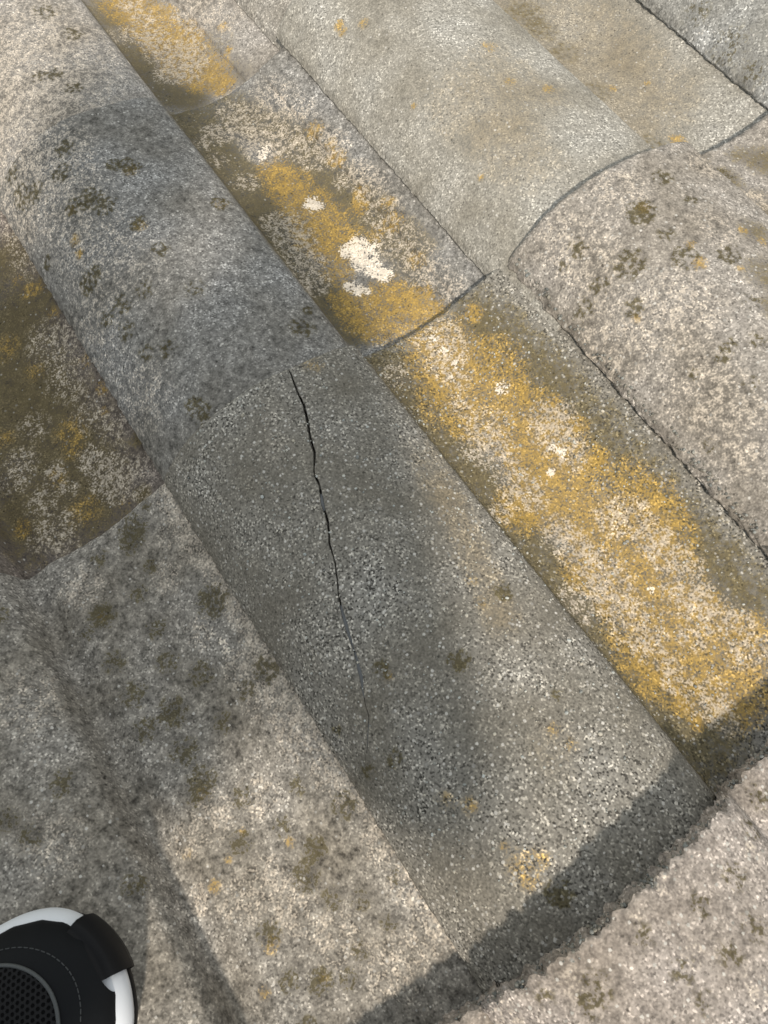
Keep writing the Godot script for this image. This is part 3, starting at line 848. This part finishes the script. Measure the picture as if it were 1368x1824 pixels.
func build_person(roof_at: Transform3D):
	var person := Node3D.new()
	person.name = "person"
	add_child(person)
	person.transform = roof_at
	tag(person, "person in dark clothes and black and white trainers crouching on the roof", "person")
	var cloth := Color(0.035, 0.038, 0.045)
	var shirt := Color(0.10, 0.105, 0.115)
	var skin := Color(0.50, 0.32, 0.23)
	var cap := []
	# legs
	cap.append([Vector3(-0.405, 0.150, 0.285), Vector3(-0.20, 0.45, 0.53), 0.048, 0.062, cloth])
	cap.append([Vector3(-0.20, 0.45, 0.53), Vector3(-0.58, 0.50, 0.47), 0.066, 0.092, cloth])
	cap.append([Vector3(-0.60, 0.150, 0.74), Vector3(-0.28, 0.45, 0.84), 0.048, 0.062, cloth])
	cap.append([Vector3(-0.28, 0.45, 0.84), Vector3(-0.60, 0.50, 0.66), 0.066, 0.092, cloth])
	cap.append([Vector3(-0.60, 0.50, 0.49), Vector3(-0.60, 0.50, 0.64), 0.115, 0.115, cloth])
	# trunk, neck, shoulders, arms
	cap.append([Vector3(-0.58, 0.54, 0.565), Vector3(-0.20, 0.665, 0.585), 0.13, 0.138, shirt])
	cap.append([Vector3(-0.28, 0.72, 0.43), Vector3(-0.24, 0.71, 0.69), 0.080, 0.080, shirt])
	cap.append([Vector3(-0.28, 0.74, 0.55), Vector3(-0.185, 0.815, 0.525), 0.058, 0.052, skin])
	cap.append([Vector3(-0.205, 0.71, 0.675), Vector3(-0.080, 0.50, 0.668), 0.060, 0.056, shirt])
	cap.append([Vector3(-0.080, 0.50, 0.668), Vector3(0.012, 0.478, 0.468), 0.056, 0.040, shirt])
	cap.append([Vector3(-0.27, 0.72, 0.42), Vector3(-0.125, 0.49, 0.50), 0.066, 0.054, shirt])
	cap.append([Vector3(-0.125, 0.49, 0.50), Vector3(-0.055, 0.505, 0.365), 0.050, 0.034, shirt])
	# head
	var face := Vector3(0.42, -0.80, -0.42).normalized()
	var top := Vector3(0.55, 0.75, -0.30)
	top = (top - face * top.dot(face)).normalized()
	var side := top.cross(face).normalized()
	var hc := Vector3(-0.125, 0.875, 0.505)
	cap.append([hc + top * 0.030 - face * 0.012, hc + top * 0.030 + face * 0.010, 0.086, 0.080, skin])
	cap.append([hc - top * 0.045 + face * 0.028, hc - top * 0.060 + face * 0.040, 0.056, 0.040, skin])
	cap.append([hc + top * 0.012 + face * 0.088, hc - top * 0.020 + face * 0.104, 0.008, 0.014, skin])
	for e in [-1.0, 1.0]:
		cap.append([hc + side * 0.084 * e + top * 0.018, hc + side * 0.082 * e - top * 0.018, 0.013, 0.009, skin])
	# hands: palm behind the phone's edge, four fingers round it and a thumb on the near face
	var right := Vector3(0.83038, -0.11789, 0.54458)
	var up := Vector3(0.54534, 0.37248, -0.75091)
	var back := Vector3(-0.11432, 0.92052, 0.37359)
	var pc := Vector3(0.0531, 0.5110, 0.3134) - up * 0.052 + back * 0.018
	for e in [-1.0, 1.0]:
		var wrist := Vector3(0.012, 0.478, 0.468) if e > 0.0 else Vector3(-0.055, 0.505, 0.365)
		var edge: Vector3 = pc + right * 0.039 * e
		var palm: Vector3 = edge + right * 0.022 * e - up * 0.040 + back * 0.012
		cap.append([wrist, palm, 0.028, 0.026, skin])
		var lens := [0.9, 1.0, 0.95, 0.8]
		for f in 4:
			var root: Vector3 = palm + up * (0.034 - 0.019 * f) + right * 0.004 * e
			var bend: Vector3 = edge + right * 0.013 * e + up * (0.010 - 0.022 * f) - back * 0.004
			var tip: Vector3 = edge - right * 0.016 * e * lens[f] + up * (0.012 - 0.022 * f) - back * 0.0135
			cap.append([root, bend, 0.0095, 0.0085, skin])
			cap.append([bend, tip, 0.0085, 0.007, skin])
		cap.append([palm + back * 0.012, edge + up * 0.005 + back * 0.016 - right * 0.004 * e, 0.0115, 0.010, skin])
		cap.append([edge + up * 0.005 + back * 0.016 - right * 0.004 * e, edge + up * 0.026 + back * 0.0145 - right * 0.018 * e, 0.010, 0.008, skin])
	mesh_node("body", blob_mesh(cap, 0.011, 0.016), tinted(0.75), person)
	var dark := Color(0.025, 0.018, 0.012)
	var hair := []
	hair.append([hc + top * 0.048 - face * 0.030, hc + top * 0.052 - face * 0.004, 0.082, 0.078, dark])
	hair.append([hc + top * 0.008 - face * 0.052, hc - top * 0.030 - face * 0.040, 0.056, 0.044, dark])
	mesh_node("hair", blob_mesh(hair, 0.009, 0.02), tinted(0.6), person)
	var white := plain(0.75, 0.74, 0.72, 0.35)
	var iris := plain(0.05, 0.03, 0.02, 0.2)
	for e in [-1.0, 1.0]:
		var eye := SphereMesh.new()
		eye.radius = 0.0125
		eye.height = 0.025
		var o := mesh_node("eye", eye, white, person)
		o.position = hc + side * 0.032 * e + top * 0.012 + face * 0.0765
		var pupil := SphereMesh.new()
		pupil.radius = 0.006
		pupil.height = 0.012
		mesh_node("iris", pupil, iris, o).position = face * 0.0085
	var lips := CapsuleMesh.new()
	lips.radius = 0.007
	lips.height = 0.046
	var mouth := mesh_node("mouth", lips, plain(0.36, 0.16, 0.13, 0.5), person)
	mouth.transform = Transform3D(Basis(top, side, face), hc - top * 0.048 + face * 0.079)
	# feet
	var f1 := Vector3(0.9968, 0.0, -0.0797)
	shoe(person, Vector3(-0.1438, 0.0505, 0.2602), f1, "black trainer with white midsole and a ribbed rubber toe bumper, in the lower left corner")
	shoe(person, Vector3(-0.345, 0.047, 0.715), Vector3(0.985, 0.0, 0.17).normalized(), "black trainer further up the slope")
	# the phone it holds
	var phone := Node3D.new()
	phone.name = "phone"
	add_child(phone)
	phone.transform = roof_at * Transform3D(Basis(right, up, back).orthonormalized(), pc)
	tag(phone, "black phone held in both hands of the crouching person", "phone")
	var box := rounded_slab(0.073, 0.150, 0.0080, 0.011)
	mesh_node("case", box, plain(0.02, 0.02, 0.022, 0.35), phone)
	var glass := mesh_node("screen", rounded_slab(0.068, 0.145, 0.0006, 0.009), plain(0.01, 0.01, 0.012, 0.06), phone)
	glass.position = Vector3(0, 0, 0.0043)
	for y in [0.052, 0.030]:
		var ring := CylinderMesh.new()
		ring.top_radius = 0.0065
		ring.bottom_radius = 0.0070
		ring.height = 0.0018
		var lens_ring := mesh_node("lens", ring, plain(0.03, 0.03, 0.03, 0.2), phone)
		lens_ring.transform = Transform3D(Basis(Vector3.RIGHT, PI / 2), Vector3(-0.021, y, -0.0049))


func rounded_slab(w: float, h: float, d: float, r: float) -> ArrayMesh:
	var ring := PackedVector2Array()
	for q in 4:
		var c := Vector2((w * 0.5 - r) * (1 if q in [0, 3] else -1), (h * 0.5 - r) * (1 if q < 2 else -1))
		for k in 7:
			var t := PI / 2 * (q + k / 6.0)
			ring.append(c + Vector2(cos(t), sin(t)) * r)
	var st := SurfaceTool.new()
	st.begin(Mesh.PRIMITIVE_TRIANGLES)
	var n := ring.size()
	for k in n:
		var a := ring[k]
		var b := ring[(k + 1) % n]
		st.set_smooth_group(-1)
		for p in [Vector3(0, 0, d / 2), Vector3(b.x, b.y, d / 2), Vector3(a.x, a.y, d / 2), Vector3(0, 0, -d / 2), Vector3(a.x, a.y, -d / 2), Vector3(b.x, b.y, -d / 2),
				Vector3(a.x, a.y, d / 2), Vector3(b.x, b.y, d / 2), Vector3(a.x, a.y, -d / 2), Vector3(b.x, b.y, d / 2), Vector3(b.x, b.y, -d / 2), Vector3(a.x, a.y, -d / 2)]:
			st.add_vertex(p)
	st.generate_normals()
	return st.commit()


# ---------------------------------------------------------------------- a trainer; its own x runs to the toe (tip at 0), y up, z to the right; millimetres
const LAST := [[0, 0], [-1, 10], [-4, 20], [-10, 31], [-20, 40], [-35, 47], [-55, 51], [-80, 52], [-110, 49], [-140, 43], [-175, 37], [-210, 35], [-245, 34], [-268, 28], [-280, 16], [-284, 0]]


func half_width(x: float) -> float:
	for k in LAST.size() - 1:
		if x <= LAST[k][0] and x >= LAST[k + 1][0]:
			var t: float = (LAST[k][0] - x) / float(LAST[k][0] - LAST[k + 1][0])
			return lerpf(LAST[k][1], LAST[k + 1][1], t)
	return 0.0


func outline() -> PackedVector2Array:
	var c := Curve2D.new()
	var half := []
	for p in LAST:
		half.append(Vector2(p[0], p[1]))
	for k in range(LAST.size() - 2, 0, -1):
		half.append(Vector2(LAST[k][0], -LAST[k][1]))
	half.append(half[0])
	for k in half.size():
		var a: Vector2 = half[(k - 1 + half.size() - 1) % (half.size() - 1)]
		var b: Vector2 = half[(k + 1) % (half.size() - 1)]
		var t: Vector2 = (b - a).normalized() * minf(half[k].distance_to(a), half[k].distance_to(b)) * 0.35
		c.add_point(half[k], -t, t)
	var ring := PackedVector2Array()
	var n := 220
	for k in n:
		ring.append(c.sample_baked(c.get_baked_length() * k / n, true))
	return ring


func rings_mesh(ring: PackedVector2Array, levels: Array, from: int, to: int, cap_top: bool) -> ArrayMesh:
	# levels: [height, inset]; a skin over the outline between two of its points (all round when from == to)
	var n := ring.size()
	var closed := from == to
	var count := n if closed else to - from + 1
	var pos := PackedVector3Array()
	var idx := PackedInt32Array()
	for l in levels:
		for k in count:
			var i := (from + k + n) % n
			var tan: Vector2 = (ring[(i + 1) % n] - ring[(i - 1 + n) % n]).normalized()
			var inward := Vector2(-tan.y, tan.x)
			var p: Vector2 = ring[i] + inward * l[1]
			var spring: float = 7.0 * pow(clampf((p.x + 70.0) / 70.0, 0.0, 1.0), 2.0)
			pos.append(Vector3(p.x, l[0] + spring, p.y) * 0.001)
	for j in levels.size() - 1:
		for k in (count if closed else count - 1):
			var a := j * count + k
			var b := j * count + (k + 1) % count
			idx.append_array([a, a + count, b, b, a + count, b + count])
	if cap_top:
		for side in [0, levels.size() - 1]:
			var mid := Vector3.ZERO
			for k in count:
				mid += pos[side * count + k] / count
			pos.append(mid)
			for k in count:
				var a: int = side * count + k
				var b: int = side * count + (k + 1) % count
				if side == 0:
					idx.append_array([a, b, pos.size() - 1])
				else:
					idx.append_array([a, pos.size() - 1, b])
	var arr := []
	arr.resize(Mesh.ARRAY_MAX)
	arr[Mesh.ARRAY_VERTEX] = pos
	arr[Mesh.ARRAY_INDEX] = idx
	var st := SurfaceTool.new()
	st.create_from_arrays(arr)
	st.generate_normals()
	return st.commit()


func upper_height(x: float, z: float) -> float:
	var w: float = maxf(half_width(x) - 3.0, 0.1)
	var f: float = clampf(absf(z) / w, 0.0, 1.0)
	var tip: float = clampf(-x / 42.0, 0.0, 1.0)
	var crown: float = 46.0 + 8.0 * clampf(-x / 80.0, 0.0, 1.0) + 38.0 * smoothstep(70.0, 170.0, -x)
	var back: float = clampf((284.0 + x) / 12.0, 0.0, 1.0)
	return 24.0 + 7.0 * pow(clampf((x + 70.0) / 70.0, 0.0, 1.0), 2.0) + (crown - 24.0) * sqrt(maxf(0.0, 1.0 - pow(f, 2.6))) * pow(1.0 - pow(1.0 - tip, 2.4), 0.6) * sqrt(back)


func shoe(person: Node3D, tip: Vector3, fwd: Vector3, label: String):
	var o := Node3D.new()
	o.name = "shoe"
	person.add_child(o, true)
	o.transform = Transform3D(Basis(fwd, Vector3.UP, fwd.cross(Vector3.UP)), tip)
	tag(o, label)
	var ring := outline()
	var rubber := plain(0.010, 0.010, 0.011, 0.5)
	rubber.metallic_specular = 0.22
	var white := plain(0.66, 0.68, 0.72, 0.6)
	mesh_node("outsole", rings_mesh(ring, [[0.0, 3.0], [2.0, 0.5], [8.5, 0.0], [9.0, 4.0]], 0, 0, true), rubber, o)
	mesh_node("midsole", rings_mesh(ring, [[8.6, 2.0], [10.0, -1.0], [15.0, -2.2], [21.0, -1.2], [25.5, 2.0], [27.5, 6.0], [27.8, 11.0]], 0, 0, true), white, o)
	# rubber bumper over the toe, with two raised ribs
	mesh_node("toe_bumper", rings_mesh(ring, [[2.0, 1.5], [3.0, -2.5], [10.0, -4.4], [20.0, -4.6], [27.0, -2.6], [29.6, 0.0], [29.0, 1.6], [31.2, 3.0], [34.0, 6.0], [34.2, 7.4], [36.4, 9.0], [38.5, 13.0], [39.2, 17.0], [36.0, 18.0]], -8, 3, false), rubber, o)
	# upper: a dome over the last
	var pos := PackedVector3Array()
	var idx := PackedInt32Array()
	var nx := 90
	var nz := 40
	for i in nx + 1:
		var x: float = -3.6 - 273.0 * pow(i / float(nx), 1.35)
		var w: float = maxf(half_width(x) - 3.0, 0.0)
		for j in nz + 1:
			var t: float = sin((j / float(nz) - 0.5) * PI)
			pos.append(Vector3(x, upper_height(x, w * t) , w * t) * 0.001)
	for i in nx:
		for j in nz:
			var a := i * (nz + 1) + j
			idx.append_array([a, a + nz + 1, a + 1, a + 1, a + nz + 1, a + nz + 2])
	mesh_node("upper", plain_mesh(pos, idx), knit_material(), o)
	# ventilated mesh panel on the toe box, and the cord round it
	pos = PackedVector3Array()
	idx = PackedInt32Array()
	var uvs := PackedVector2Array()
	var cx := -62.0
	for i in 25:
		for j in 49:
			var rr: float = 37.0 * i / 24.0
			var t: float = TAU * j / 48.0
			var x: float = cx + rr * 1.1 * cos(t)
			var z: float = rr * sin(t) * 0.92
			pos.append(Vector3(x, upper_height(x, z) + 0.9, z) * 0.001)
			uvs.append(Vector2(x, z) / 11.0)
	for i in 24:
		for j in 48:
			var a := i * 49 + j
			idx.append_array([a, a + 49, a + 1, a + 1, a + 49, a + 50])
	mesh_node("mesh_panel", plain_mesh(pos, idx, uvs), vent_material(), o)
	pos = PackedVector3Array()
	idx = PackedInt32Array()
	for j in 97:
		var t: float = TAU * j / 96.0
		var x: float = cx + 37.0 * 1.1 * cos(t)
		var z: float = 37.0 * sin(t) * 0.92
		var nrm := Vector3(cos(t), 0, sin(t))
		for q in 9:
			var s := TAU * q / 8.0
			pos.append((Vector3(x, upper_height(x, z) + 0.8, z) + (nrm * cos(s) + Vector3.UP * sin(s)) * 1.0) * 0.001)
	for j in 96:
		for q in 8:
			var a := j * 9 + q
			idx.append_array([a, a + 1, a + 9, a + 1, a + 10, a + 9])
	var thread := MultiMesh.new()
	var stitch := CapsuleMesh.new()
	stitch.radius = 0.0003
	stitch.height = 0.0024
	stitch.radial_segments = 6
	stitch.rings = 2
	thread.transform_format = MultiMesh.TRANSFORM_3D
	thread.mesh = stitch
	thread.instance_count = 84
	for j in 84:
		var t: float = TAU * j / 84.0
		var x: float = cx + 46.0 * 1.1 * cos(t)
		var z: float = 43.0 * sin(t) * 0.92
		var along := Vector3(-46.0 * 1.1 * sin(t), 0, 43.0 * 0.92 * cos(t)).normalized()
		thread.set_instance_transform(j, Transform3D(Basis(along.cross(Vector3.UP), along, Vector3.UP), Vector3(x, upper_height(x, z) + 0.2, z) * 0.001))
	var seam := MultiMeshInstance3D.new()
	seam.name = "stitching"
	seam.multimesh = thread
	seam.material_override = plain(0.045, 0.048, 0.05, 0.8)
	o.add_child(seam, true)
	seam.set_meta("kind", "stuff")
	mesh_node("piping", plain_mesh(pos, idx), plain(0.055, 0.06, 0.062, 0.6), o)


func plain_mesh(pos: PackedVector3Array, idx: PackedInt32Array, uvs := PackedVector2Array()) -> ArrayMesh:
	var arr := []
	arr.resize(Mesh.ARRAY_MAX)
	arr[Mesh.ARRAY_VERTEX] = pos
	arr[Mesh.ARRAY_INDEX] = idx
	if uvs.size() > 0:
		arr[Mesh.ARRAY_TEX_UV] = uvs
	var st := SurfaceTool.new()
	st.create_from_arrays(arr)
	st.generate_normals()
	return st.commit()


func knit_material() -> StandardMaterial3D:
	var m := plain(0.0085, 0.0092, 0.0105, 0.66)
	m.metallic_specular = 0.22
	var t := NoiseTexture2D.new()
	t.width = 256
	t.height = 256
	t.seamless = true
	t.noise = noise(FastNoiseLite.TYPE_SIMPLEX_SMOOTH, 0.12, 8, 3)
	m.heightmap_enabled = true
	m.heightmap_texture = t
	m.heightmap_scale = 0.03
	return m


var vent: StandardMaterial3D


func vent_material() -> StandardMaterial3D:      # knitted mesh: rows of staggered holes
	if vent:
		return vent
	var n := 128
	var im := Image.create(n, n, false, Image.FORMAT_RGB8)
	var hm := Image.create(n, n, false, Image.FORMAT_L8)
	for y in n:
		for x in n:
			var row := int(y * 4 / n)
			var fx: float = fposmod(x * 4.0 / n + 0.5 * (row % 2), 1.0) - 0.5
			var fy: float = fposmod(y * 4.0 / n, 1.0) - 0.5
			var d: float = sqrt(fx * fx + fy * fy)
			var hole: float = 1.0 - smoothstep(0.27, 0.36, d)
			var c: float = lerpf(0.016, 0.002, hole)
			im.set_pixel(x, y, Color(c, c * 1.03, c * 1.08).linear_to_srgb())
			hm.set_pixel(x, y, Color(1.0 - hole, 0, 0))
	vent = StandardMaterial3D.new()
	vent.albedo_texture = ImageTexture.create_from_image(im)
	vent.heightmap_enabled = true
	vent.heightmap_texture = ImageTexture.create_from_image(hm)
	vent.heightmap_scale = 0.08
	vent.roughness = 0.85
	vent.metallic_specular = 0.2
	return vent
